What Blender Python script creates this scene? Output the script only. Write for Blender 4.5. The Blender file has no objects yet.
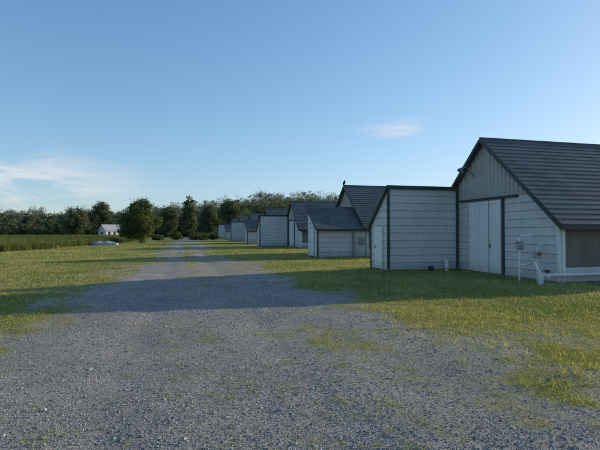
import bpy, math, random
import numpy as np
from mathutils import Vector, Matrix
random.seed(7); rng=np.random.default_rng(7)
S=bpy.context.scene
COL=S.collection

# ------------------------------------------------------------ helpers
def vnoise(x,y,seed=0):
    x=np.asarray(x,float); y=np.asarray(y,float)
    xi=np.floor(x).astype(np.int64); yi=np.floor(y).astype(np.int64)
    fx=x-xi; fy=y-yi; fx=fx*fx*(3-2*fx); fy=fy*fy*(3-2*fy)
    def h(a,b):
        n=(a*374761393+b*668265263+seed*1442695041)&0x7fffffff
        n=((n^(n>>13))*1274126177)&0x7fffffff
        n=n^(n>>16)
        return (n&0xffff)/65535.0
    return (h(xi,yi)*(1-fx)+h(xi+1,yi)*fx)*(1-fy)+(h(xi,yi+1)*(1-fx)+h(xi+1,yi+1)*fx)*fy
def fbm(x,y,seed=0,o=4):
    s=0;a=.5;t=0
    for i in range(o):
        s=s+a*vnoise(x,y,seed+i*17); t+=a; a*=.5; x=x*2.03+11.3; y=y*2.03+5.7
    return s/t
def sstep(a,b,x):
    t=np.clip((x-a)/(b-a),0,1); return t*t*(3-2*t)

def mesh_np(name,verts,faces,mat=None,cols=None,parent=None,smooth=False,loc=None,attrs=None):
    me=bpy.data.meshes.new(name)
    verts=np.asarray(verts,np.float32)
    if isinstance(faces,np.ndarray):
        n,k=faces.shape
        me.vertices.add(len(verts)); me.vertices.foreach_set('co',verts.ravel())
        me.loops.add(n*k); me.loops.foreach_set('vertex_index',faces.astype(np.int32).ravel())
        me.polygons.add(n)
        me.polygons.foreach_set('loop_start',(np.arange(n)*k).astype(np.int32))
        me.update(calc_edges=True)
    else:
        me.from_pydata([tuple(map(float,v)) for v in verts],[],faces); me.update()
    me.polygons.foreach_set('use_smooth',np.full(len(me.polygons),smooth,dtype=bool))
    if cols is not None:
        c=np.ones((len(verts),4),np.float32); c[:,:3]=cols
        a=me.color_attributes.new('col','FLOAT_COLOR','POINT'); a.data.foreach_set('color',c.ravel())
    if attrs:
        for k_,v_ in attrs.items():
            a=me.attributes.new(k_,'FLOAT','POINT'); a.data.foreach_set('value',np.asarray(v_,np.float32))
    if mat: me.materials.append(mat)
    ob=bpy.data.objects.new(name,me); COL.objects.link(ob)
    if parent: ob.parent=parent
    if loc is not None: ob.location=loc
    return ob
def empty(name,loc):
    e=bpy.data.objects.new(name,None); e.location=loc; e.empty_display_size=.3; COL.objects.link(e); return e

class MB:
    def __init__(s): s.v=[]; s.f=[]
    def quad(s,a,b,c,d):
        i=len(s.v); s.v+= [a,b,c,d]; s.f.append([i,i+1,i+2,i+3])
    def poly(s,ps):
        i=len(s.v); s.v+=list(ps); s.f.append(list(range(i,i+len(ps))))
    def box(s,x0,x1,y0,y1,z0,z1):
        i=len(s.v)
        s.v+=[(x0,y0,z0),(x1,y0,z0),(x1,y1,z0),(x0,y1,z0),(x0,y0,z1),(x1,y0,z1),(x1,y1,z1),(x0,y1,z1)]
        for f in ([0,3,2,1],[4,5,6,7],[0,1,5,4],[1,2,6,5],[2,3,7,6],[3,0,4,7]): s.f.append([i+j for j in f])
    def beam(s,p,q,w,h):
        p=Vector(p);q=Vector(q);d=(q-p).normalized()
        up=Vector((0,0,1)) if abs(d.z)<.95 else Vector((0,1,0))
        a=d.cross(up).normalized()*w/2; b=a.cross(d).normalized()*h/2
        i=len(s.v)
        for c in (p,q):
            for m,n in((-1,-1),(1,-1),(1,1),(-1,1)): s.v.append(tuple(c+a*m+b*n))
        for f in ([0,1,2,3],[7,6,5,4],[0,4,5,1],[1,5,6,2],[2,6,7,3],[3,7,4,0]): s.f.append([i+j for j in f])
    def tube(s,pts,rads,n=12,cap=True):
        base=len(s.v); pts=[Vector(p) for p in pts]
        for k,p in enumerate(pts):
            d=(pts[min(k+1,len(pts)-1)]-pts[max(k-1,0)]).normalized()
            up=Vector((0,0,1)) if abs(d.z)<.9 else Vector((1,0,0))
            a=d.cross(up).normalized(); b=a.cross(d).normalized()
            for j in range(n):
                t=2*math.pi*j/n; s.v.append(tuple(p+(a*math.cos(t)+b*math.sin(t))*rads[k]))
        for k in range(len(pts)-1):
            for j in range(n):
                s.f.append([base+k*n+j,base+k*n+(j+1)%n,base+(k+1)*n+(j+1)%n,base+(k+1)*n+j])
        if cap:
            s.f.append([base+j for j in range(n)][::-1]); s.f.append([base+(len(pts)-1)*n+j for j in range(n)])
    def obj(s,name,mat,parent=None,smooth=False,loc=None):
        return mesh_np(name,s.v,s.f,mat,parent=parent,smooth=smooth,loc=loc)

# ------------------------------------------------------------ materials
def newmat(name):
    m=bpy.data.materials.new(name); m.use_nodes=True; nt=m.node_tree; nt.nodes.clear()
    out=nt.nodes.new('ShaderNodeOutputMaterial'); return m,nt,out
def N(nt,t,**k):
    n=nt.nodes.new('ShaderNode'+t)
    for a,b in k.items(): setattr(n,a,b)
    return n
def painted(name,col,rough=.5,var=.12,dirt=.25,metal=0,dirtcol=(.16,.14,.11),scale=2.0,spec=.4,streak=True):
    m,nt,out=newmat(name); L=nt.links.new
    b=N(nt,'BsdfPrincipled'); L(b.outputs[0],out.inputs[0])
    b.inputs['Roughness'].default_value=rough; b.inputs['Metallic'].default_value=metal
    b.inputs['Specular IOR Level'].default_value=spec
    tc=N(nt,'TexCoord'); mp=N(nt,'Mapping'); L(tc.outputs['Object'],mp.inputs[0])
    mp.inputs['Scale'].default_value=(1,1,.25 if streak else 1)
    n1=N(nt,'TexNoise'); n1.inputs['Scale'].default_value=scale; n1.inputs['Detail'].default_value=6; n1.inputs['Roughness'].default_value=.65
    L(mp.outputs[0],n1.inputs['Vector'])
    r=N(nt,'ValToRGB'); r.color_ramp.elements[0].position=.3; r.color_ramp.elements[1].position=.7
    r.color_ramp.elements[0].color=(*[c*(1-var) for c in col],1); r.color_ramp.elements[1].color=(*[min(1,c*(1+var)) for c in col],1)
    L(n1.outputs[0],r.inputs[0])
    n2=N(nt,'TexNoise'); n2.inputs['Scale'].default_value=scale*4.5; n2.inputs['Detail'].default_value=5; L(mp.outputs[0],n2.inputs['Vector'])
    rr=N(nt,'MapRange'); rr.inputs[1].default_value=.52; rr.inputs[2].default_value=.8; rr.inputs[3].default_value=0; rr.inputs[4].default_value=dirt
    L(n2.outputs[0],rr.inputs[0])
    sx=N(nt,'SeparateXYZ'); L(tc.outputs['Object'],sx.inputs[0])
    g=N(nt,'MapRange'); g.inputs[1].default_value=.0; g.inputs[2].default_value=.55; g.inputs[3].default_value=dirt*1.8; g.inputs[4].default_value=0
    L(sx.outputs[2],g.inputs[0])
    ad=N(nt,'Math',operation='ADD',use_clamp=True); L(rr.outputs[0],ad.inputs[0]); L(g.outputs[0],ad.inputs[1])
    mx=N(nt,'Mix',data_type='RGBA'); L(ad.outputs[0],mx.inputs[0]); L(r.outputs[0],mx.inputs[6]); mx.inputs[7].default_value=(*dirtcol,1)
    L(mx.outputs[2],b.inputs['Base Color'])
    bp=N(nt,'Bump'); bp.inputs['Strength'].default_value=.15; bp.inputs['Distance'].default_value=.01; L(n2.outputs[0],bp.inputs['Height']); L(bp.outputs[0],b.inputs['Normal'])
    return m
def foliage(name,trans=.35):
    m,nt,out=newmat(name); L=nt.links.new
    at=N(nt,'Attribute',attribute_name='col')
    d=N(nt,'BsdfDiffuse'); t=N(nt,'BsdfTranslucent'); g=N(nt,'BsdfGlossy'); g.inputs['Roughness'].default_value=.5
    L(at.outputs['Color'],d.inputs[0]); 
    mul=N(nt,'Mix',data_type='RGBA',blend_type='MULTIPLY'); mul.inputs[0].default_value=1; L(at.outputs['Color'],mul.inputs[6]); mul.inputs[7].default_value=(1.3,1.25,.6,1)
    L(mul.outputs[2],t.inputs[0])
    m1=N(nt,'MixShader'); m1.inputs[0].default_value=trans; L(d.outputs[0],m1.inputs[1]); L(t.outputs[0],m1.inputs[2])
    m2=N(nt,'MixShader'); m2.inputs[0].default_value=.02; L(m1.outputs[0],m2.inputs[1]); L(g.outputs[0],m2.inputs[2])
    L(m2.outputs[0],out.inputs[0]); return m

M_white=painted('white_steel_siding',(.54,.54,.525),.45,.08,.28)
M_gable=painted('grey_ribbed_steel',(.36,.35,.32),.5,.10,.25)
M_roof=painted('weathered_steel_roof',(.112,.118,.118),.6,.3,.3,dirtcol=(.065,.06,.052),streak=False,scale=1.2,spec=.15)
M_trimdk=painted('dark_trim',(.035,.04,.04),.5,.2,.1)
M_green=painted('green_trim',(.022,.055,.042),.5,.2,.1)
M_door=painted('white_door_paint',(.70,.70,.67),.5,.06,.25)
M_curt=painted('canvas_curtain',(.17,.155,.13),.85,.2,.3)
M_wood=painted('treated_wood',(.22,.19,.15),.8,.25,.3)
M_pvc=painted('white_pvc',(.70,.70,.67),.35,.08,.2)
M_metal=painted('galvanised_metal',(.32,.33,.34),.4,.15,.2,metal=.6)
M_black=painted('black_plastic',(.012,.012,.012),.5,.2,.1)
M_red=painted('red_paint',(.35,.05,.03),.5,.2,.1)
M_bark=painted('bark',(.09,.07,.055),.9,.35,.3,scale=6)
M_tarp=painted('white_tarp',(.42,.46,.50),.5,.08,.15)
M_leaf=foliage('leaves'); M_grass=foliage('grass_blades',.4)
M_conc=painted('concrete',(.28,.27,.25),.9,.2,.3)

# ------------------------------------------------------------ ground functions
def height(x,y):
    r=np.hypot(x,y)
    h=(fbm(x*.35,y*.35,3,3)-.5)*.10+(fbm(x*1.7,y*1.7,5,3)-.5)*.03
    fade=sstep(140,60,r)
    h=h*fade
    for c in (-.75,1.35): h=h-.02*np.exp(-((x-c)/.33)**2)
    return h
def grass_mask(x,y):
    n1=fbm(x*.5,y*.28,21,4)-.5; n2=fbm(x*2.3,y*2.0,31,3)-.5; n3=fbm(x*.9+3,y*.8,33,4)-.5
    x0=-2.45+.65*sstep(16,42,y); x1=3.0-1.0*sstep(16,42,y)+1.1*np.exp(-((y-13.5)/3.2)**2)
    d=np.maximum(x0-x,x-x1)
    g=sstep(-1.0,1.3,d+n1*3.4+n2*2.6+n3*2.0)
    left=sstep(-1.6,-2.6,x)*sstep(-9,-4.2,x)*sstep(10,7,y)
    g=g*(1-.4*left*sstep(.38,.55,fbm(x*.9,y*.9,77,3)))
    right=sstep(2.2,3.2,x)*sstep(8.5,4.8,x)*sstep(9.5,5,y)
    g=g*(1-.55*right*sstep(.38,.56,fbm(x*.8,y*.8,78,3)))
    patch=sstep(.53,.70,fbm(x*.8,y*.45,41,4))*(.38+.35*sstep(18,36,y))+.7*np.exp(-((x-.35)/.5)**2)*sstep(13,28,y)
    patch=patch+.18*np.exp(-((x-.35)/.4)**2)*sstep(.4,.6,fbm(x*2,y*.9,45,3))
    patch=patch+.5*np.exp(-((x-1.6)/1.0)**2-((y-7.8)/.8)**2)
    g=np.maximum(g,patch*(.35+.65*sstep(.36,.58,fbm(x*3,y*3,51,2))))
    return np.clip(g,0,1)

def axis(parts):
    out=[]
    for a,b,st in parts: out+=list(np.arange(a,b,st))
    return np.array(out)
gx=axis([(-1500,-300,200),(-300,-60,30),(-60,-20,4),(-20,-7,.5),(-7,9,.1),(9,16,.3),(16,40,2),(40,300,26),(300,1501,200)])
gy=axis([(-60,-4,4),(-4,1,.5),(1,16,.1),(16,30,.25),(30,80,1),(80,200,8),(200,2001,200)])
X,Y=np.meshgrid(gx,gy); nx=len(gx); ny=len(gy)
Z=height(X,Y); G=grass_mask(X,Y)
V=np.stack([X,Y,Z],-1).reshape(-1,3)
I=np.arange(nx*ny).reshape(ny,nx)
F=np.stack([I[:-1,:-1],I[:-1,1:],I[1:,1:],I[1:,:-1]],-1)

def ground_mat():
    m,nt,out=newmat('gravel_and_grass_ground'); L=nt.links.new
    b=N(nt,'BsdfPrincipled'); b.inputs['Roughness'].default_value=.95; b.inputs['Specular IOR Level'].default_value=.12; L(b.outputs[0],out.inputs[0])
    tc=N(nt,'TexCoord'); P=tc.outputs['Object']
    def noise(s,d=5,r=.6):
        n=N(nt,'TexNoise'); n.inputs['Scale'].default_value=s; n.inputs['Detail'].default_value=d; n.inputs['Roughness'].default_value=r; L(P,n.inputs['Vector']); return n.outputs[0]
    def ramp(src,stops):
        r=N(nt,'ValToRGB'); e=r.color_ramp.elements
        while len(e)<len(stops): e.new(.5)
        for i,(p,c) in enumerate(stops): e[i].position=p; e[i].color=(*c,1)
        L(src,r.inputs[0]); return r.outputs[0]
    def mix(f,a,c,bt='MIX'):
        x=N(nt,'Mix',data_type='RGBA',blend_type=bt)
        if isinstance(f,float): x.inputs[0].default_value=f
        else: L(f,x.inputs[0])
        L(a,x.inputs[6]); L(c,x.inputs[7]); return x.outputs[2]
    v=N(nt,'TexVoronoi'); v.inputs['Scale'].default_value=42; L(P,v.inputs['Vector'])
    v2=N(nt,'TexVoronoi'); v2.inputs['Scale'].default_value=95; L(P,v2.inputs['Vector'])
    s1=N(nt,'SeparateColor'); L(v.outputs['Color'],s1.inputs[0])
    grav=ramp(s1.outputs[0],[(0,(.14,.136,.128)),(.5,(.335,.32,.295)),(.85,(.48,.455,.415)),(1,(.62,.59,.54))])
    fines=ramp(noise(30,8,.8),[(.35,(.21,.20,.183)),(.65,(.41,.385,.345))])
    gcol=mix(.5,grav,fines)
    big=ramp(noise(.7,6,.65),[(.3,(.72,.72,.73)),(.7,(1.15,1.10,1.02))])
    gcol=mix(1.0,gcol,big,'MULTIPLY')
    th=ramp(noise(9,8,.75),[(.3,(.12,.13,.04)),(.5,(.22,.21,.075)),(.72,(.38,.34,.16))])
    th2=ramp(noise(.25,4),[(.35,(.85,.95,.8)),(.65,(1.25,1.15,.95))])
    gr=mix(1.0,th,th2,'MULTIPLY')
    at=N(nt,'Attribute',attribute_name='grass')
    nn=noise(14,5,.7)
    a=N(nt,'Math',operation='ADD'); L(at.outputs['Fac'],a.inputs[0])
    s=N(nt,'Math',operation='MULTIPLY_ADD'); L(nn,s.inputs[0]); s.inputs[1].default_value=1.2; s.inputs[2].default_value=-.6; L(s.outputs[0],a.inputs[1])
    mr=N(nt,'MapRange'); mr.inputs[1].default_value=.3; mr.inputs[2].default_value=.9; L(a.outputs[0],mr.inputs[0])
    L(mix(mr.outputs[0],gcol,gr),b.inputs['Base Color'])
    hsum=N(nt,'Math',operation='ADD'); L(v.outputs['Distance'],hsum.inputs[0]); L(v2.outputs['Distance'],hsum.inputs[1])
    h2=N(nt,'Math',operation='MULTIPLY_ADD'); L(noise(22,8,.8),h2.inputs[0]); h2.inputs[1].default_value=1.5; 
    inv=N(nt,'Math',operation='MULTIPLY'); L(hsum.outputs[0],inv.inputs[0]); inv.inputs[1].default_value=-1.0; L(inv.outputs[0],h2.inputs[2])
    bp=N(nt,'Bump'); bp.inputs['Strength'].default_value=.65; bp.inputs['Distance'].default_value=.012; L(h2.outputs[0],bp.inputs['Height']); L(bp.outputs[0],b.inputs['Normal'])
    return m
M_ground=ground_mat()
mesh_np('ground',V,F.reshape(-1,4),M_ground,smooth=True,attrs={'grass':G.ravel()})
cx=(gx[:-1]+gx[1:])/2; cy=(gy[:-1]+gy[1:])/2
ix=np.where((cx>-3.6)&(cx<5.2))[0]; iy=np.where((cy>-40)&(cy<150))[0]
Fr=F[iy[0]:iy[-1]+1,ix[0]:ix[-1]+1].reshape(-1,4)
u,inv=np.unique(Fr,return_inverse=True)
Vr=V[u].copy(); Vr[:,2]+=.004
mesh_np('gravel_road',Vr,inv.reshape(-1,4),M_ground,smooth=True,attrs={'grass':G.ravel()[u]})

# ------------------------------------------------------------ barn footprints
X0=12.2; WB=3.8
barns=[(16.3,'N',5.6),(33.0,'S',5.3),(51.3,'N',5.3),(68.2,'S',5.3),(86.0,'N',5.2),(103,'S',5.2),(120.5,'N',5.2)]
def free(x,y):
    ok=np.ones(x.shape,bool)
    for yr,t,hr in barns:
        ok&=~((x>X0-.02)&(np.abs(y-yr)<WB+.02))
        ya,yb=(yr+1.9,yr+3.7) if t=='N' else (yr-3.9,yr-1.5)
        ok&=~((x>X0-3.57)&(x<X0)&(y>ya)&(y<yb))
    return ok

# ------------------------------------------------------------ grass blades
def blades(name,px,py,h,w,col,mat,lean=.45,z0=None,parent=None):
    n=len(px); th=rng.uniform(0,2*np.pi,n); lt=rng.uniform(0,2*np.pi,n)
    lx=np.cos(lt); ly=np.sin(lt); l1=rng.uniform(.05,lean,n)*h; l2=l1*rng.uniform(1.8,3.2,n)
    wx=np.cos(th)*w/2; wy=np.sin(th)*w/2
    z=height(px,py)-.005 if z0 is None else z0
    v=np.zeros((n,5,3))
    v[:,0]=np.stack([px-wx,py-wy,z],1); v[:,1]=np.stack([px+wx,py+wy,z],1)
    mx=px+lx*l1; my=py+ly*l1
    v[:,2]=np.stack([mx+wx*.8,my+wy*.8,z+h*.6],1); v[:,3]=np.stack([mx-wx*.8,my-wy*.8,z+h*.6],1)
    v[:,4]=np.stack([px+lx*l2,py+ly*l2,z+h*rng.uniform(.75,1,n)],1)
    b=np.arange(n)[:,None]*5
    f=np.concatenate([b+[0,1,2],b+[0,2,3],b+[3,2,4]],1).reshape(-1,3)
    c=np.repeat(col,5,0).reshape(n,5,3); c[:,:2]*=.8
    return mesh_np(name,v.reshape(-1,3),f,mat,cols=c.reshape(-1,3),parent=parent)
def polar(n,r0,r1,a0,a1,p):
    u_=rng.random(n)
    if abs(p-2)<1e-6: r=r0*(r1/r0)**u_
    else: r=(r0**(2-p)+u_*(r1**(2-p)-r0**(2-p)))**(1/(2-p))
    a=np.radians(rng.uniform(a0,a1,n)); return r*np.sin(a),r*np.cos(a),r
def grass_col(x,y,n):
    t=fbm(x*.35,y*.35,61,4)+(rng.random(n)-.5)*.45-.08*sstep(4,9,x)*sstep(30,20,y)
    green=np.array([.165,.235,.06]); yel=np.array([.37,.375,.12]); straw=np.array([.56,.48,.27])
    k=sstep(.28,.60,t)[:,None]; c=green*(1-k)+yel*k
    dry=(rng.random(n)<.11+.35*sstep(.48,.66,fbm(x*.5+9,y*.5,63,4)))[:,None]; c=np.where(dry,straw,c)
    return c*rng.uniform(.75,1.2,(n,1))
x,y,r=polar(1000000,2.2,95,-48,66,1.85)
g=grass_mask(x,y)
keep=(rng.random(len(x))<g**1.25*(.4+.6*sstep(.3,.5,fbm(x*1.6,y*1.6,88,3))))&free(x,y)&~((x<-9)&(y>60))
x=x[keep];y=y[keep];r=r[keep]; n=len(x)
hh=fbm(x*.6,y*.6,71,3)
tall=1+.5*sstep(6.5,11,x)*sstep(26,20,y)*sstep(.4,.65,hh)
hgt=rng.uniform(.018,.072,n)*(.40+hh)*tall*np.clip(r/9,1,1.4)
hgt*=.4+.6*grass_mask(x,y)
wid=np.clip(.0036*np.maximum(1,r/4.5),.0028,.07)*rng.uniform(.7,1.3,n)
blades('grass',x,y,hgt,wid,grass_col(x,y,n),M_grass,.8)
cx_,cy_=[],[]
for yr,t,hr in barns[:4]:
    for k in range(80): cx_.append(X0-.08-abs(rng.normal(0,.12))); cy_.append(yr+rng.uniform(-4,4))
    for k in range(60): cx_.append(X0-3.55+rng.uniform(-.2,3.5)); cy_.append((yr+1.78 if t=='N' else yr-4.0)-abs(rng.normal(0,.1)))
for k in range(60): cx_.append(X0+rng.uniform(-1.5,6)); cy_.append(12.3-abs(rng.normal(0,.35)))
for k in range(380): cx_.append(rng.uniform(3.6,12)); cy_.append(rng.uniform(2.5,12))
for k in range(260): cx_.append(rng.uniform(-9,-2.6)); cy_.append(rng.uniform(3,22))
cx_=np.array(cx_);cy_=np.array(cy_)
x=np.repeat(cx_,16)+rng.normal(0,.05,len(cx_)*16); y=np.repeat(cy_,16)+rng.normal(0,.05,len(cx_)*16)
k=free(x,y); x=x[k];y=y[k]; n=len(x)
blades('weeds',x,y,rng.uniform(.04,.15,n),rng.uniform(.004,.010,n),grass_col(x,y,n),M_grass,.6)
tx,ty,tr=polar(3600,2.4,30,-50,60,1.3)
k=(tx>-3.5)&(tx<5)&(fbm(tx*.7,ty*.5,91,3)>.42+.12*rng.random(len(tx))); tx=tx[k];ty=ty[k]
cnt=28; sc=np.repeat(rng.uniform(.3,1.4,len(tx))**1.4,cnt)
x=np.repeat(tx,cnt)+rng.normal(0,.045,len(sc))*sc; y=np.repeat(ty,cnt)+rng.normal(0,.045,len(sc))*sc; n=len(x)
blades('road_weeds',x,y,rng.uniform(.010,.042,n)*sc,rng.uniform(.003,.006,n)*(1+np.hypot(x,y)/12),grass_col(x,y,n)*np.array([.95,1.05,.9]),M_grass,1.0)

# ------------------------------------------------------------ loose stones
x,y,r=polar(240000,2.2,16,-50,62,1.9)
g=grass_mask(x,y); k=(rng.random(len(x))>g*1.1)&(x>-6)&(x<9)&free(x,y); x=x[k];y=y[k];r=r[k];n=len(x)
s=rng.lognormal(-5.12,.42,n)*np.clip(r/7,1,1.5)
octa=np.array([[1,0,0],[0,1,0],[-1,0,0],[0,-1,0],[0,0,1],[0,0,-1]],float)
of=np.array([[0,1,4],[1,2,4],[2,3,4],[3,0,4],[1,0,5],[2,1,5],[3,2,5],[0,3,5]])
v=octa[None]*rng.uniform(.6,1.25,(n,6,1)); v=v+rng.normal(0,.16,(n,6,3)); v[:,:,2]*=.6
t=rng.uniform(0,6.28,n); c_,s_=np.cos(t)[:,None],np.sin(t)[:,None]
vx=v[:,:,0]*c_-v[:,:,1]*s_; vy=v[:,:,0]*s_+v[:,:,1]*c_
v=np.stack([vx,vy,v[:,:,2]],-1)*s[:,None,None]; v[:,:,0]+=x[:,None]; v[:,:,1]+=y[:,None]; v[:,:,2]+=(height(x,y)+.004+s*.15)[:,None]
f=(np.arange(n)[:,None,None]*6+of[None]).reshape(-1,3)
c=rng.choice([.15,.27,.36,.46,.60],n,p=[.18,.3,.27,.19,.06])[:,None]*np.array([1,.97,.92])*(1+rng.normal(0,.05,(n,3)))
m,nt,out=newmat('crushed_stone'); b=N(nt,'BsdfPrincipled'); b.inputs['Roughness'].default_value=.9; b.inputs['Specular IOR Level'].default_value=.2
at=N(nt,'Attribute',attribute_name='col'); nz=N(nt,'TexNoise'); nz.inputs['Scale'].default_value=60
mx=N(nt,'Mix',data_type='RGBA',blend_type='MULTIPLY'); mx.inputs[0].default_value=.2
nt.links.new(at.outputs['Color'],mx.inputs[6]); nt.links.new(nz.outputs[0],mx.inputs[7]); nt.links.new(mx.outputs[2],b.inputs['Base Color']); nt.links.new(b.outputs[0],out.inputs[0])
mesh_np('loose_gravel',v.reshape(-1,3),f,m,cols=np.repeat(np.clip(c,0,1),6,0))

# ------------------------------------------------------------ siding builders
def lap(mb,org,ud,nd,rng_fn,z0,z1,course=.3,proud=.03,back=0.0):
    O=Vector(org);U=Vector(ud);Nn=Vector(nd)
    z=z0
    while z<z1-1e-4:
        zb=min(z+course,z1)
        a0,a1=rng_fn(z+1e-4); b0,b1=rng_fn(zb-1e-4)
        zs=[(z+.012,proud*.7),(z+.04,proud),(z+.075,proud*.45),(zb-.02,.004),(zb,-.012)]
        pts=[]
        for zz,o in zs:
            t=(zz-z)/(zb-z) if zb>z else 0; t=min(max(t,0),1)
            l=a0*(1-t)+b0*t; rr=a1*(1-t)+b1*t
            zz=min(zz,zb)
            pts.append((O+U*l+Nn*(o+back)+Vector((0,0,zz)),O+U*rr+Nn*(o+back)+Vector((0,0,zz))))
        lo=(O+U*a0+Nn*(back-.012)+Vector((0,0,z)),O+U*a1+Nn*(back-.012)+Vector((0,0,z)))
        seq=[lo]+pts
        for p,q in zip(seq[:-1],seq[1:]): mb.quad(tuple(p[0]),tuple(p[1]),tuple(q[1]),tuple(q[0]))
        z=zb
def ribs(mb,org,ud,nd,u0,u1,zbot,ztop,pitch=.23,proud=.03,back=0.0):
    O=Vector(org);U=Vector(ud);Nn=Vector(nd)
    us=[]; u_=u0
    while u_<u1:
        for du,o in ((0,0),(.68*pitch,0),(.78*pitch,proud),(.90*pitch,proud)):
            if u_+du<u1: us.append((u_+du,o))
        u_+=pitch
    us.append((u1,0))
    for (a,oa),(b_,ob) in zip(us[:-1],us[1:]):
        za,zb=ztop(a),ztop(b_)
        p=[O+U*a+Nn*(oa+back)+Vector((0,0,zbot)),O+U*b_+Nn*(ob+back)+Vector((0,0,zbot)),O+U*b_+Nn*(ob+back)+Vector((0,0,zb)),O+U*a+Nn*(oa+back)+Vector((0,0,za))]
        mb.quad(*[tuple(q) for q in p])
def roof_slope(mb,x0,x1,ye,ze,yr,zr,course=.27,th=.05):
    e=Vector((0,ye,ze)); r_=Vector((0,yr,zr)); d=(r_-e); Ls=d.length; d.normalize()
    nrm=Vector((0,-d.z,d.y)) if d.y>0 else Vector((0,d.z,-d.y))
    if nrm.z<0: nrm=-nrm
    k=max(1,int(round(Ls/course))); st=Ls/k
    for i in range(k):
        a=e+d*(i*st); b_=e+d*((i+1)*st)
        prof=[a,a+nrm*.022,a+d*.02+nrm*.025,b_+nrm*.008]
        for p,q in zip(prof[:-1],prof[1:]):
            mb.quad((x0,p.y,p.z),(x1,p.y,p.z),(x1,q.y,q.z),(x0,q.y,q.z))
    lo=[e-nrm*th,r_-nrm*th]
    mb.quad((x0,lo[0].y,lo[0].z),(x1,lo[0].y,lo[0].z),(x1,lo[1].y,lo[1].z),(x0,lo[1].y,lo[1].z))
    for xx in (x0,x1): mb.quad((xx,e.y,e.z),(xx,r_.y,r_.z),(xx,lo[1].y,lo[1].z),(xx,lo[0].y,lo[0].z))
    mb.quad((x0,e.y,e.z),(x1,e.y,e.z),(x1,lo[0].y,lo[0].z),(x0,lo[0].y,lo[0].z))

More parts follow.
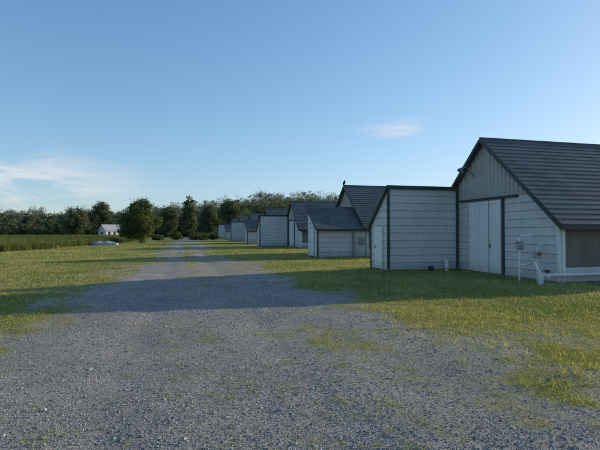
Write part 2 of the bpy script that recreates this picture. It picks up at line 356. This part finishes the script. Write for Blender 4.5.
# ------------------------------------------------------------ barns
def barn(yr,typ,hr,first=False):
    E=empty('metal_barn',(X0,yr,0)); w=WB; he=2.25; Lb=55.0
    def top(u): return hr-(hr-he)*abs(u)/w-.03
    def rf(z):
        if z<=he: return (-w,w)
        h=w*(hr-z)/(hr-he); return (-h,h)
    zs=3.15
    mb=MB(); lap(mb,(0,0,0),(0,1,0),(-1,0,0),rf,0.05,zs,.31); mb.obj('gable_siding',M_white,E)
    hh=w*(hr-zs)/(hr-he)-.02
    mb=MB(); ribs(mb,(-.012,0,0),(0,1,0),(-1,0,0),-hh,hh,zs,top); mb.obj('gable_ribbed_panel',M_gable,E)
    mb=MB(); mb.poly([(Lb,-w,0),(Lb,w,0),(Lb,w,he),(Lb,0,hr-.04),(Lb,-w,he)]); mb.obj('rear_gable',M_white,E)
    for sgn in (-1,1):
        yy=sgn*w
        mb=MB(); lap(mb,(0,yy,0),(1,0,0),(0,sgn,0),lambda z:(0,Lb),0.05,.55,.25); lap(mb,(0,yy,0),(1,0,0),(0,sgn,0),lambda z:(0,Lb),1.98,2.22,.24); mb.obj('side_siding',M_white,E)
        mb=MB()
        xs=np.arange(0.12,Lb-.1,.14)
        for a,b_ in zip(xs[:-1],xs[1:]):
            o1=.012*math.sin(a*9)+.01*math.sin(a*23); o2=.012*math.sin(b_*9)+.01*math.sin(b_*23)
            zz=[.56,.9,1.4,1.98]
            for za,zb in zip(zz[:-1],zz[1:]): mb.quad((a,yy+o1,za),(b_,yy+o2,za),(b_,yy+o2,zb),(a,yy+o1,zb))
        mb.obj('side_curtain',M_curt,E,smooth=True)
        mb=MB(); 
        for px in np.arange(.10,Lb,3.0): mb.box(px-.05,px+.07,yy+sgn*.04-.03,yy+sgn*.04+.03,0,2.2)
        mb.obj('side_posts',M_door,E)
    ov=.28; sl=(hr-he)/w; ye=w+.35; ze=he-.35*sl
    mb=MB()
    for sgn in (-1,1): roof_slope(mb,-ov,Lb+.2,sgn*ye,ze+.05,0,hr+.05)
    mb.obj('roof',M_roof,E)
    mb=MB(); mb.tube([(-ov-.01,0,hr+.06),(Lb+.2,0,hr+.06)],[.055,.055],8); mb.obj('ridge_cap',M_roof,E)
    mb=MB()
    for sgn in (-1,1): mb.beam((-ov-.02,sgn*ye,ze-.03),(-ov-.02,sgn*.02,hr-.03),.035,.12)
    mb.obj('rake_trim',M_trimdk,E)
    mb=MB()
    for sgn in (-1,1): mb.box(-ov,Lb,sgn*(ye+.012)-.012,sgn*(ye+.012)+.012,ze-.12,ze+.06)
    mb.obj('eave_fascia',M_trimdk,E)
    mb=MB()
    for sgn in (-1,1): mb.box(-.05,.04,sgn*(w-.02)-.06,sgn*(w-.02)+.06,0,he-.02)
    mb.obj('corner_trim',M_door,E)
    mb=MB()
    for a,b_ in ((-1.0,-.32),(-.26,1.02)):
        mb.box(-.085,-.045,a,b_,.08,3.02)
    mb.obj('sliding_door',M_door,E)
    mb=MB()
    for a,b_ in ((-1.0,-.32),(-.26,.38),(.38,1.02)):
        mb.box(-.105,-.087,a,a+.07,.08,3.02); mb.box(-.105,-.087,b_-.07,b_,.08,3.02)
        mb.box(-.105,-.087,a+.07,b_-.07,2.92,3.02); mb.box(-.105,-.087,a+.07,b_-.07,.08,.2)
    mb.obj('door_frame',M_door,E)
    mb=MB(); mb.box(-.075,-.03,-1.14,-1.03,.05,3.08); mb.box(-.075,-.03,-.315,-.265,.08,3.05); mb.box(-.13,-.03,-1.9,1.7,3.085,3.17); mb.obj('door_track_and_gap_strips',M_trimdk,E)  # upright dark strips fill the door gaps; only the top bar is track
    mb=MB(); mb.box(-.13,-.106,-.40,-.37,1.1,1.28); mb.obj('door_handle',M_black,E)
    mb=MB(); mb.box(-.05,Lb,-w-.05,w+.05,-.1,.05); mb.obj('foundation',M_conc,E)
    mb=MB(); ly=.75; lz=4.15
    mb.tube([(-.02,ly,lz),(-.12,ly,lz+.1),(-.3,ly,lz+.32),(-.48,ly,lz+.4),(-.62,ly,lz+.34)],[.022]*5,8)
    mb.tube([(-.58,ly,lz+.36),(-.66,ly,lz+.3),(-.72,ly,lz+.22)],[.05,.09,.15],12); mb.obj('gable_lamp',M_metal,E)
    ax0,ax1=-3.55,-.13
    if typ=='N': ya,yb,ha,hb=1.9,3.75,3.70,2.1
    else: ya,yb,ha,hb=-3.95,-1.5,2.02,3.5
    mb=MB(); 
    lap(mb,(0,ya,0),(1,0,0),(0,-1,0),lambda z:(ax0,ax1),.05,ha,.33)
    lap(mb,(0,yb,0),(1,0,0),(0,1,0),lambda z:(ax0,ax1),.05,hb,.33)
    def rw(z):
        lo,hi=ya,yb
        if typ=='N' and z>hb: hi=ya+(ha-z)/(ha-hb)*(yb-ya)
        if typ=='S' and z>ha: lo=ya+(z-ha)/(hb-ha)*(yb-ya)
        return (lo,hi)
    lap(mb,(ax0,0,0),(0,1,0),(-1,0,0),rw,.05,max(ha,hb),.33)
    mb.obj('annex_siding',M_white,E)
    mb=MB()
    if typ=='N': roof_slope(mb,ax0-.12,ax1,yb+.15,hb-.10,ya-.1,ha+.09)
    else: roof_slope(mb,ax0-.15,ax1,ya-.25,ha-.10,yb+.1,hb+.1)
    mb.obj('annex_roof',M_roof,E)
    mb=MB(); T=M_green if typ=='N' else M_trimdk
    if typ=='N':
        mb.box(ax0-.055,ax0+.05,ya-.06,ya+.04,0,ha-.01); mb.box(ax0-.05,ax0+.05,yb-.04,yb+.05,0,hb-.02)
        mb.box(ax0-.13,ax1,ya-.13,ya-.105,ha-.06,ha+.10); mb.beam((ax0-.14,ya-.1,ha+.02),(ax0-.14,yb+.15,hb-.16),.03,.13)
        mb.box(ax1-.07,ax1+.0,ya-.06,ya-.032,.05,ha-.07)
    else:
        mb.box(ax0-.15,ax1,ya-.28,ya-.253,ha-.19,ha-.05); mb.beam((ax0-.165,ya-.25,ha-.15),(ax0-.165,yb+.1,hb+.05),.03,.13)
        mb.box(ax0-.15,ax1,yb+.10,yb+.12,hb-.03,hb+.12); mb.box(ax0-.05,ax0+.04,ya-.05,ya+.03,0,ha-.2)
    mb.obj('annex_trim',T,E)
    mb=MB(); yc=(ya+yb)/2
    mb.box(ax0-.06,ax0-.035,yc-.42,yc+.42,.1,2.0); mb.obj('annex_door',M_door,E)
    mb=MB(); mb.box(ax0-.075,ax0-.061,yc+.3,yc+.34,1.0,1.15); mb.obj('annex_door_handle',M_black,E)
    if typ=='S':
        mb=MB(); mb.box(ax1-.95,ax1-.80,ya-.12,ya-.035,.05,1.7); mb.box(ax1-.5,ax1-.1,ya-.1,ya-.035,.9,1.4); mb.obj('utility_box',M_metal,E)
    return E
for yr,t,hr in barns: barn(yr,t,hr)

# ------------------------------------------------------------ pipe / valve assembly
P=empty('water_valve_assembly',(11.45,12.75,0))
mb=MB()
mb.tube([(-.18,-.45,.34),(.0,-.45,.33),(9.0,-.45,.33)],[.06,.06,.06],14)
mb.tube([(-.2,-.45,-.05),(-.2,-.45,.42)],[.08,.08],14)
mb.tube([(.05,-.45,.33),(.05,-.45,.26)],[.08,.08],14)
mb.tube([(.30,-.45,.33),(.38,-.45,.33)],[.085,.085],14)
mb.obj('horizontal_pipe',M_pvc,P,smooth=False)
mb=MB()
mb.tube([(.0,.75,-.05),(.0,.75,1.55),(.06,.72,1.62),(.3,.55,1.62)],[.035]*4,10)
mb.tube([(-.2,-.45,.4),(-.22,-.2,.75),(-.1,.35,.62),(.0,.75,.6)],[.03]*4,10)
mb.tube([(.25,.2,-.05),(.25,.2,1.2),(.35,.2,1.3),(.6,.3,1.3)],[.028]*4,10)
mb.obj('riser_pipe',M_pvc,P)
mb=MB(); mb.tube([(-.11,.75,1.2),(.11,.75,1.2)],[.09,.09],14); mb.tube([(.0,.63,1.38),(.0,.87,1.38)],[.07,.07],14); mb.box(.16,.34,.1,.3,.85,1.1)
mb.obj('meter_body',M_metal,P)
mb=MB(); mb.tube([(.25,.04,1.0),(.25,.09,1.0)],[.05,.05],16); mb.obj('valve_wheel',M_red,P)
mb=MB(); mb.tube([(.06,-.45,.45),(.06,-.45,.5)],[.08,.08],12); mb.tube([(.06,-.45,.33),(.06,-.45,.46)],[.02,.02],8); mb.obj('valve_knob',M_black,P)
B=empty('pipe_bollard',(11.35,17.9,0)); mb=MB(); mb.tube([(0,0,-.05),(0,0,.42),(0,0,.46),(0,0,.49)],[.09,.09,.075,.03],16); mb.obj('post',M_pvc,B)
mb=MB(); mb.tube([(0,0,.1),(0,0,.14)],[.098,.098],16); mb.obj('band',M_metal,B)
B=empty('black_bucket',(10.35,17.55,.03)); mb=MB(); mb.tube([(0,0,0),(0,0,.22)],[.1,.13],16); mb.tube([(0,0,.215),(0,0,.23)],[.14,.14],16); mb.obj('pail',M_black,B)
mb=MB(); mb.tube([(-.13,0,.22),(-.1,0,.29),(0,0,.33),(.1,0,.29),(.13,0,.22)],[.006]*5,6); mb.obj('handle',M_metal,B)

# ------------------------------------------------------------ bird
Bd=empty('perched_bird',(X0-.22,33.0,5.40))
M_bird=painted('bird_feathers',(.035,.03,.028),.8,.3,.1)
mb=MB()
mb.tube([(0,.22,.02),(0,.14,.08),(0,.05,.15),(0,-.04,.23),(0,-.09,.30),(0,-.12,.345),(0,-.15,.36),(0,-.20,.35)],[.012,.035,.075,.082,.055,.036,.03,.006],12)
mb.obj('body',M_bird,Bd,smooth=True)
mb=MB()
for sx in(-1,1):
    mb.tube([(sx*.06,-.04,.25),(sx*.078,.04,.17),(sx*.05,.16,.07),(sx*.02,.24,.02)],[.02,.035,.025,.005],8)
mb.obj('wings',M_bird,Bd,smooth=True)
mb=MB()
for sx in(-1,1): mb.tube([(sx*.03,.02,.13),(sx*.03,.0,.05),(sx*.03,-.01,0)],[.012,.007,.007],6); mb.beam((sx*.03,-.04,.003),(sx*.03,.03,.003),.012,.008)
mb.obj('legs',M_wood,Bd)

# ------------------------------------------------------------ foliage generators
def leaf_quads(c,size,upbias=.3,asp=.6):
    n=len(c); nr=rng.normal(0,1,(n,3)); nr[:,2]+=upbias; nr/=np.linalg.norm(nr,axis=1)[:,None]
    t=rng.normal(0,1,(n,3)); a=np.cross(nr,t); a/=np.linalg.norm(a,axis=1)[:,None]; b=np.cross(nr,a)
    s=size[:,None]
    v=np.stack([c-a*s,c-b*s*asp,c+a*s,c+b*s*asp],1)
    return v.reshape(-1,3)
def crown(cx,cy,z0,z1,rx,nclump,per,leaf,shape='round',dark=(.05,.075,.03),light=(.13,.165,.05),nlobe=7):
    H=z1-z0; cz=(z0+z1)/2
    lc=rng.normal(0,1,(nlobe,3)); lc/=np.linalg.norm(lc,axis=1)[:,None]; lc*=rng.uniform(.3,.68,(nlobe,1))
    lr=rng.uniform(.30,.52,nlobe); lc[0]=(0,0,.55); lr[0]=.42; lc[1]=(0,0,-.35); lr[1]=.6
    if shape=='cone':
        lc[:,2]=np.linspace(-.65,.72,nlobe); lc[:,:2]*=(.8-.5*(lc[:,2:3]+1)/2); lr=.62-.38*(lc[:,2]+1)/2
    li=rng.choice(nlobe,nclump,p=lr**2/np.sum(lr**2))
    u=rng.normal(0,1,(nclump,3)); u/=np.linalg.norm(u,axis=1)[:,None]
    p=lc[li]+u*(lr[li]*rng.uniform(.2,1,nclump)**.5)[:,None]
    cc=np.stack([cx+p[:,0]*rx,cy+p[:,1]*rx,cz+p[:,2]*H/2*.97],1)
    cr=rng.uniform(.5,1.2,nclump)*rx*.21
    g_=rng.normal(0,1,(nclump*per,3)); g_=np.clip(g_,-1.6,1.6)
    pts=np.repeat(cc,per,0)+g_*np.repeat(cr,per)[:,None]*.6*np.array([1,1,.75])
    pts[:,2]=np.maximum(pts[:,2],z0*.3+.05)
    tone=np.repeat(rng.random(nclump),per)*.7+rng.random(nclump*per)*.3
    col=np.array(dark)*(1-tone)[:,None]+np.array(light)*tone[:,None]
    return pts,col,np.full(len(pts),leaf)*rng.uniform(.6,1.3,len(pts)),cc
def tree_wood(mb,cx,cy,h,r,cc,nl=9):
    top=(cx+rng.normal(0,.1),cy+rng.normal(0,.1),h*.8)
    mb.tube([(cx,cy,-.1),(cx,cy,h*.12),(cx+rng.normal(0,.05)*h*.1,cy,h*.4),top],[r*1.4,r,r*.65,r*.15],8)
    for i in rng.choice(len(cc),min(nl,len(cc)),replace=False):
        e=cc[i]; s=np.array([cx,cy,min(max(e[2]*.55,h*.12),h*.6)]); m=(s+e)/2+np.array([0,0,.04*h])
        mb.tube([tuple(s),tuple(m),tuple(e)],[r*.42,r*.25,r*.06],5)
def make_leaves(name,parts,parent=None,mat=M_leaf):
    P_=np.concatenate([p[0] for p in parts]); C_=np.concatenate([p[1] for p in parts]); S_=np.concatenate([p[2] for p in parts])
    v=leaf_quads(P_,S_); f=np.arange(len(v)).reshape(-1,4)
    return mesh_np(name,v,f,mat,cols=np.repeat(C_,4,0),parent=parent)
def from_px(px,z):
    a=math.radians(14.33); r=(px-300)/450*z
    return r*math.cos(a)+z*math.sin(a), z*math.cos(a)-r*math.sin(a)

def single_tree(name,x,y,h,rx,z0,ncl,per,leaf,shape='round',r=.16,**k):
    E=empty(name,(x,y,0))
    p=crown(0,0,z0,h,rx,ncl,per,leaf,shape,**k)
    mb=MB(); tree_wood(mb,0,0,h,r,p[3],14); mb.obj('trunk_and_limbs',M_bark,E,smooth=True)
    make_leaves('crown',[p],E)
single_tree('deciduous_tree',-6.7,76,7.3,3.4,.0,360,100,.10,r=.2,nlobe=12)
single_tree('deciduous_tree',-10.0,86,5.0,2.3,.2,130,80,.12)
HD=dict(dark=(.07,.092,.064),light=(.145,.17,.095))  # leaf tones paled and greyed to paint in distance haze
for px,z,h,rx in ((190,125,11.9,3.2),(231,140,12.9,5.0),(75,130,9.2,5.6),(100,140,11.6,4.6),(210,150,11.3,4.6),(168,150,10.3,5.0)):
    x_,y_=from_px(px,z); single_tree('deciduous_tree',x_,y_,h,rx,.3,280,70,.19,r=.3,nlobe=10,**HD)
for px,z,h,rx in ((178,100,1.7,2.1),(197,96,1.9,2.9),(212,104,1.6,2.3),(158,92,1.1,1.6)):
    x_,y_=from_px(px,z); E=empty('shrub',(x_,y_,0)); p=crown(0,0,0,h,rx,60,60,.11); 
    mb=MB()
    for i in range(8): mb.tube([(0,0,-.05),tuple(p[3][i]*.6),tuple(p[3][i])],[.04,.025,.01],5)
    mb.obj('stems',M_bark,E); make_leaves('foliage',[p],E)

# distant tree mass
parts=[]; mb=MB()
prof_x=[-700,-250,0,45,60,80,100,115,130,160,175,200,225,245,265,285,305,325,345,400,600,900,1500]
prof_y=[210,210,209,209,212,209,207,212,208,204,202,201,199,195,190,191,190,192,194,197,200,202,203]
for row,(zz,st,off) in enumerate(((290,3.8,0),(240,6.0,3),(205,8,6),(172,10,9))):
    px=-420.0
    while px<1100:
        z=zz+rng.uniform(-14,14); yt=np.interp(px,prof_x,prof_y)+off+rng.normal(0,2.2)
        h=(232-yt)*z/450+1.75; rx=rng.uniform(3.8,7.0)*(h/13)**.5*(1.2 if row==0 else 1)
        x_,y_=from_px(px,z)
        sh='cone' if rng.random()<.18 else 'round'
        inview=-60<px<400
        if not inview and x_>60 and y_<80: px+=st*2; continue
        haze=(.5,.33,.18,0)[row]  # air haze painted into the leaf colours, stronger for farther rows
        dk=np.array([.066,.09,.066])*(1-haze)+np.array([.15,.18,.20])*haze; lt=np.array([.135,.16,.092])*(1-haze)+np.array([.19,.215,.21])*haze
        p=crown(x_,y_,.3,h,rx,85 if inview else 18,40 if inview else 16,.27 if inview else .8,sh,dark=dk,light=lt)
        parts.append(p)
        mb.tube([(x_,y_,-.1),(x_,y_,h*.6)],[.3,.08],6)
        px+=st*rng.uniform(.6,1.4)*(1 if inview else 2)
for px in np.arange(-420,1100,4.5):
    x_,y_=from_px(px,160+rng.uniform(-6,14)); 
    if x_>60 and y_<80: continue
    parts.append(crown(x_,y_,0,rng.uniform(2.5,6.5),rng.uniform(2.5,4.5),20,30,.30,dark=(.064,.086,.055),light=(.135,.16,.085)))
Et=empty('distant_trees',(0,0,0)); make_leaves('foliage',parts,Et); mb.obj('trunks',M_bark,Et)

# ------------------------------------------------------------ crop field (uneven, tapering to weeds at its edge)
n=260000
x=rng.uniform(-110,-6,n); y=41+ (rng.random(n)**1.7)*78
ed=np.interp(y,[41,44,78,120],[-15.5,-15.0,-9.5,-9.0])+2.4*(fbm(y*.25,y*0,5,3)-.5)
fr_=43.5+3.5*(fbm(x*.2,x*0+2,9,3)-.5)
dd=np.minimum(ed-x,y-fr_)
k=dd>0; x=x[k];y=y[k];dd=dd[k]
rise=.28+.72*sstep(0,3.2,dd)
e2=rng.random(30000)*70; ey=44+e2; ex=np.interp(ey,[44,78,120],[-15.0,-9.5,-9.0])+2.4*(fbm(ey*.25,ey*0,5,3)-.5)-abs(rng.normal(0,.9,30000))
x=np.concatenate([x,ex]); y=np.concatenate([y,ey]); rise=np.concatenate([rise,np.full(30000,.6)]); n=len(x)
tone=rng.random((n,1))*.6+fbm(x*.15,y*.15,4,3)[:,None]*.4
col=np.array([.075,.105,.035])*(1-tone)+np.array([.18,.205,.065])*tone
zb=rng.uniform(0,1.0,n)**1.3*.75*(.7+.6*fbm(x*.35,y*.35,12,3))*rise
blades('crop_field',x,y,rng.uniform(.36,.62,n)*(.5+.5*rise)+.12*vnoise(x*.4,y*.4,8),rng.uniform(.025,.055,n),col,M_grass,.6,z0=zb)

# tarp covered pile
x_,y_=from_px(103,60); E=empty('tarp_covered_pile',(x_,y_,0)); E.rotation_euler[2]=-.25
nu,nv=36,14; vs=[];fs=[]
for i in range(nu+1):
    for j in range(nv+1):
        u_=i/nu; a=math.pi*j/nv; e=min(1,(math.sin(math.pi*u_))**.3)
        rr=(.42+.05*math.sin(u_*21)+.03*math.sin(a*9+u_*30))*e
        vs.append((-2.1+4.2*u_,-math.cos(a)*rr*1.4,max(0,math.sin(a))**.8*rr*1.15))
for i in range(nu):
    for j in range(nv):
        q=i*(nv+1)+j; fs.append([q,q+1,q+nv+2,q+nv+1])
mesh_np('tarp',vs,fs,M_tarp,parent=E,smooth=True)
mb=MB()
for u_ in (-1.3,-.4,.5,1.4): mb.tube([(u_,-.66,.03),(u_,-.5,.38),(u_,0,.52),(u_,.5,.38),(u_,.66,.03)],[.015]*5,6)
mb.obj('tie_ropes',M_metal,E)

# white farmhouse
x_,y_=from_px(114,132); E=empty('white_farmhouse',(x_,y_,0)); E.rotation_euler[2]=.6; E.scale=(.78,.78,.85)
M_hroof=painted('light_metal_roof',(.45,.46,.47),.4,.1,.1,streak=False)
mb=MB(); lap(mb,(0,-3,0),(1,0,0),(0,-1,0),lambda z:(-4.5,4.5),0,2.7,.2); lap(mb,(0,3,0),(1,0,0),(0,1,0),lambda z:(-4.5,4.5),0,2.7,.2)
fr=lambda z:(-3,3) if z<2.7 else (-3*(4.5-z)/1.8,3*(4.5-z)/1.8)
lap(mb,(-4.5,0,0),(0,1,0),(-1,0,0),fr,0,4.4,.2); lap(mb,(4.5,0,0),(0,1,0),(1,0,0),fr,0,4.4,.2); mb.obj('walls',M_door,E)
mb=MB(); roof_slope(mb,-4.9,4.9,-3.4,2.5,0,4.6); roof_slope(mb,-4.9,4.9,3.4,2.5,0,4.6); mb.obj('roof',M_hroof,E)
mb=MB(); 
for wx in (-3.2,-1.2,2.6): mb.box(wx-.4,wx+.4,-3.07,-3.035,1.0,2.1)
mb.box(-4.57,-4.535,-.5,.5,1,2.1); mb.obj('windows',M_black,E)
mb=MB(); mb.box(.4,1.3,-3.08,-3.035,.1,2.1); mb.obj('front_door',M_wood,E)

# ------------------------------------------------------------ light & sky
el=math.radians(14.0); phi=math.radians(13.5)
D=Vector((math.cos(el)*math.cos(phi),math.cos(el)*math.sin(phi),math.sin(el)))
sun=bpy.data.lights.new('sun','SUN'); sun.energy=5.0; sun.angle=math.radians(.55); sun.color=(1,.84,.60)
so=bpy.data.objects.new('sun',sun); so.rotation_euler=D.to_track_quat('Z','Y').to_euler(); COL.objects.link(so)
W=bpy.data.worlds.new('World'); S.world=W; W.use_nodes=True; nt=W.node_tree; nt.nodes.clear(); L=nt.links.new
out=N(nt,'OutputWorld'); bg=N(nt,'Background'); bg.inputs[1].default_value=.15; L(bg.outputs[0],out.inputs[0])
sk=N(nt,'TexSky'); sk.sky_type='NISHITA'; sk.sun_disc=False; sk.sun_elevation=el; sk.sun_rotation=math.atan2(D.x,D.y)
sk.air_density=1.0; sk.dust_density=.5; sk.ozone_density=1.7
tint=N(nt,'Mix',data_type='RGBA',blend_type='MULTIPLY'); tint.inputs[0].default_value=1; L(sk.outputs[0],tint.inputs[6]); tint.inputs[7].default_value=(1.16,1.62,2.1,1)
den=N(nt,'VectorMath',operation='MULTIPLY_ADD'); L(tint.outputs[2],den.inputs[0]); den.inputs[1].default_value=(.085,.088,.075); den.inputs[2].default_value=(1,1,1)
sh=N(nt,'VectorMath',operation='DIVIDE'); L(tint.outputs[2],sh.inputs[0]); L(den.outputs[0],sh.inputs[1])
tc=N(nt,'TexCoord'); mp=N(nt,'Mapping'); mp.inputs['Scale'].default_value=(3.2,3.2,17); L(tc.outputs['Generated'],mp.inputs[0])
nz=N(nt,'TexNoise'); nz.inputs['Scale'].default_value=1.6; nz.inputs['Detail'].default_value=8; nz.inputs['Roughness'].default_value=.65; nz.inputs['Distortion'].default_value=.6; L(mp.outputs[0],nz.inputs['Vector'])
def cloudmask(az,elv,sa,se,thr0,thr1,amp):
    c=Vector((math.cos(math.radians(elv))*math.sin(math.radians(az)),math.cos(math.radians(elv))*math.cos(math.radians(az)),math.sin(math.radians(elv))))
    sb=N(nt,'VectorMath',operation='SUBTRACT'); L(tc.outputs['Generated'],sb.inputs[0]); sb.inputs[1].default_value=c
    m_=N(nt,'VectorMath',operation='MULTIPLY'); L(sb.outputs[0],m_.inputs[0]); m_.inputs[1].default_value=(1/sa,1/sa,1/se)
    ln=N(nt,'VectorMath',operation='LENGTH'); L(m_.outputs[0],ln.inputs[0])
    mr=N(nt,'MapRange',interpolation_type='SMOOTHSTEP'); L(ln.outputs['Value'],mr.inputs[0]); mr.inputs[1].default_value=0; mr.inputs[2].default_value=1; mr.inputs[3].default_value=1; mr.inputs[4].default_value=0
    n_=N(nt,'MapRange',interpolation_type='SMOOTHSTEP'); L(nz.outputs[0],n_.inputs[0]); n_.inputs[1].default_value=thr0; n_.inputs[2].default_value=thr1; n_.inputs[3].default_value=0; n_.inputs[4].default_value=amp
    x_=N(nt,'Math',operation='MULTIPLY'); L(mr.outputs[0],x_.inputs[0]); L(n_.outputs[0],x_.inputs[1]); return x_.outputs[0]
a=cloudmask(-18,5.4,.32,.085,.38,.60,.75); b=cloudmask(26,12.8,.10,.028,.38,.66,.7)
ad=N(nt,'Math',operation='ADD',use_clamp=True); L(a,ad.inputs[0]); L(b,ad.inputs[1])
mx=N(nt,'Mix',data_type='RGBA'); L(ad.outputs[0],mx.inputs[0]); L(sh.outputs[0],mx.inputs[6]); mx.inputs[7].default_value=(5.7,5.5,5.5,1)
L(mx.outputs[2],bg.inputs[0])

# ------------------------------------------------------------ camera
cam=bpy.data.cameras.new('camera'); cam.lens=27; cam.sensor_width=36; cam.clip_end=5000; cam.clip_start=.05
co=bpy.data.objects.new('camera',cam); COL.objects.link(co); co.location=(0,0,1.75)
co.rotation_euler=(math.radians(90+.89),0,math.radians(-14.33)); S.camera=co
S.view_settings.view_transform='Standard'; S.view_settings.look='None'; S.view_settings.exposure=0
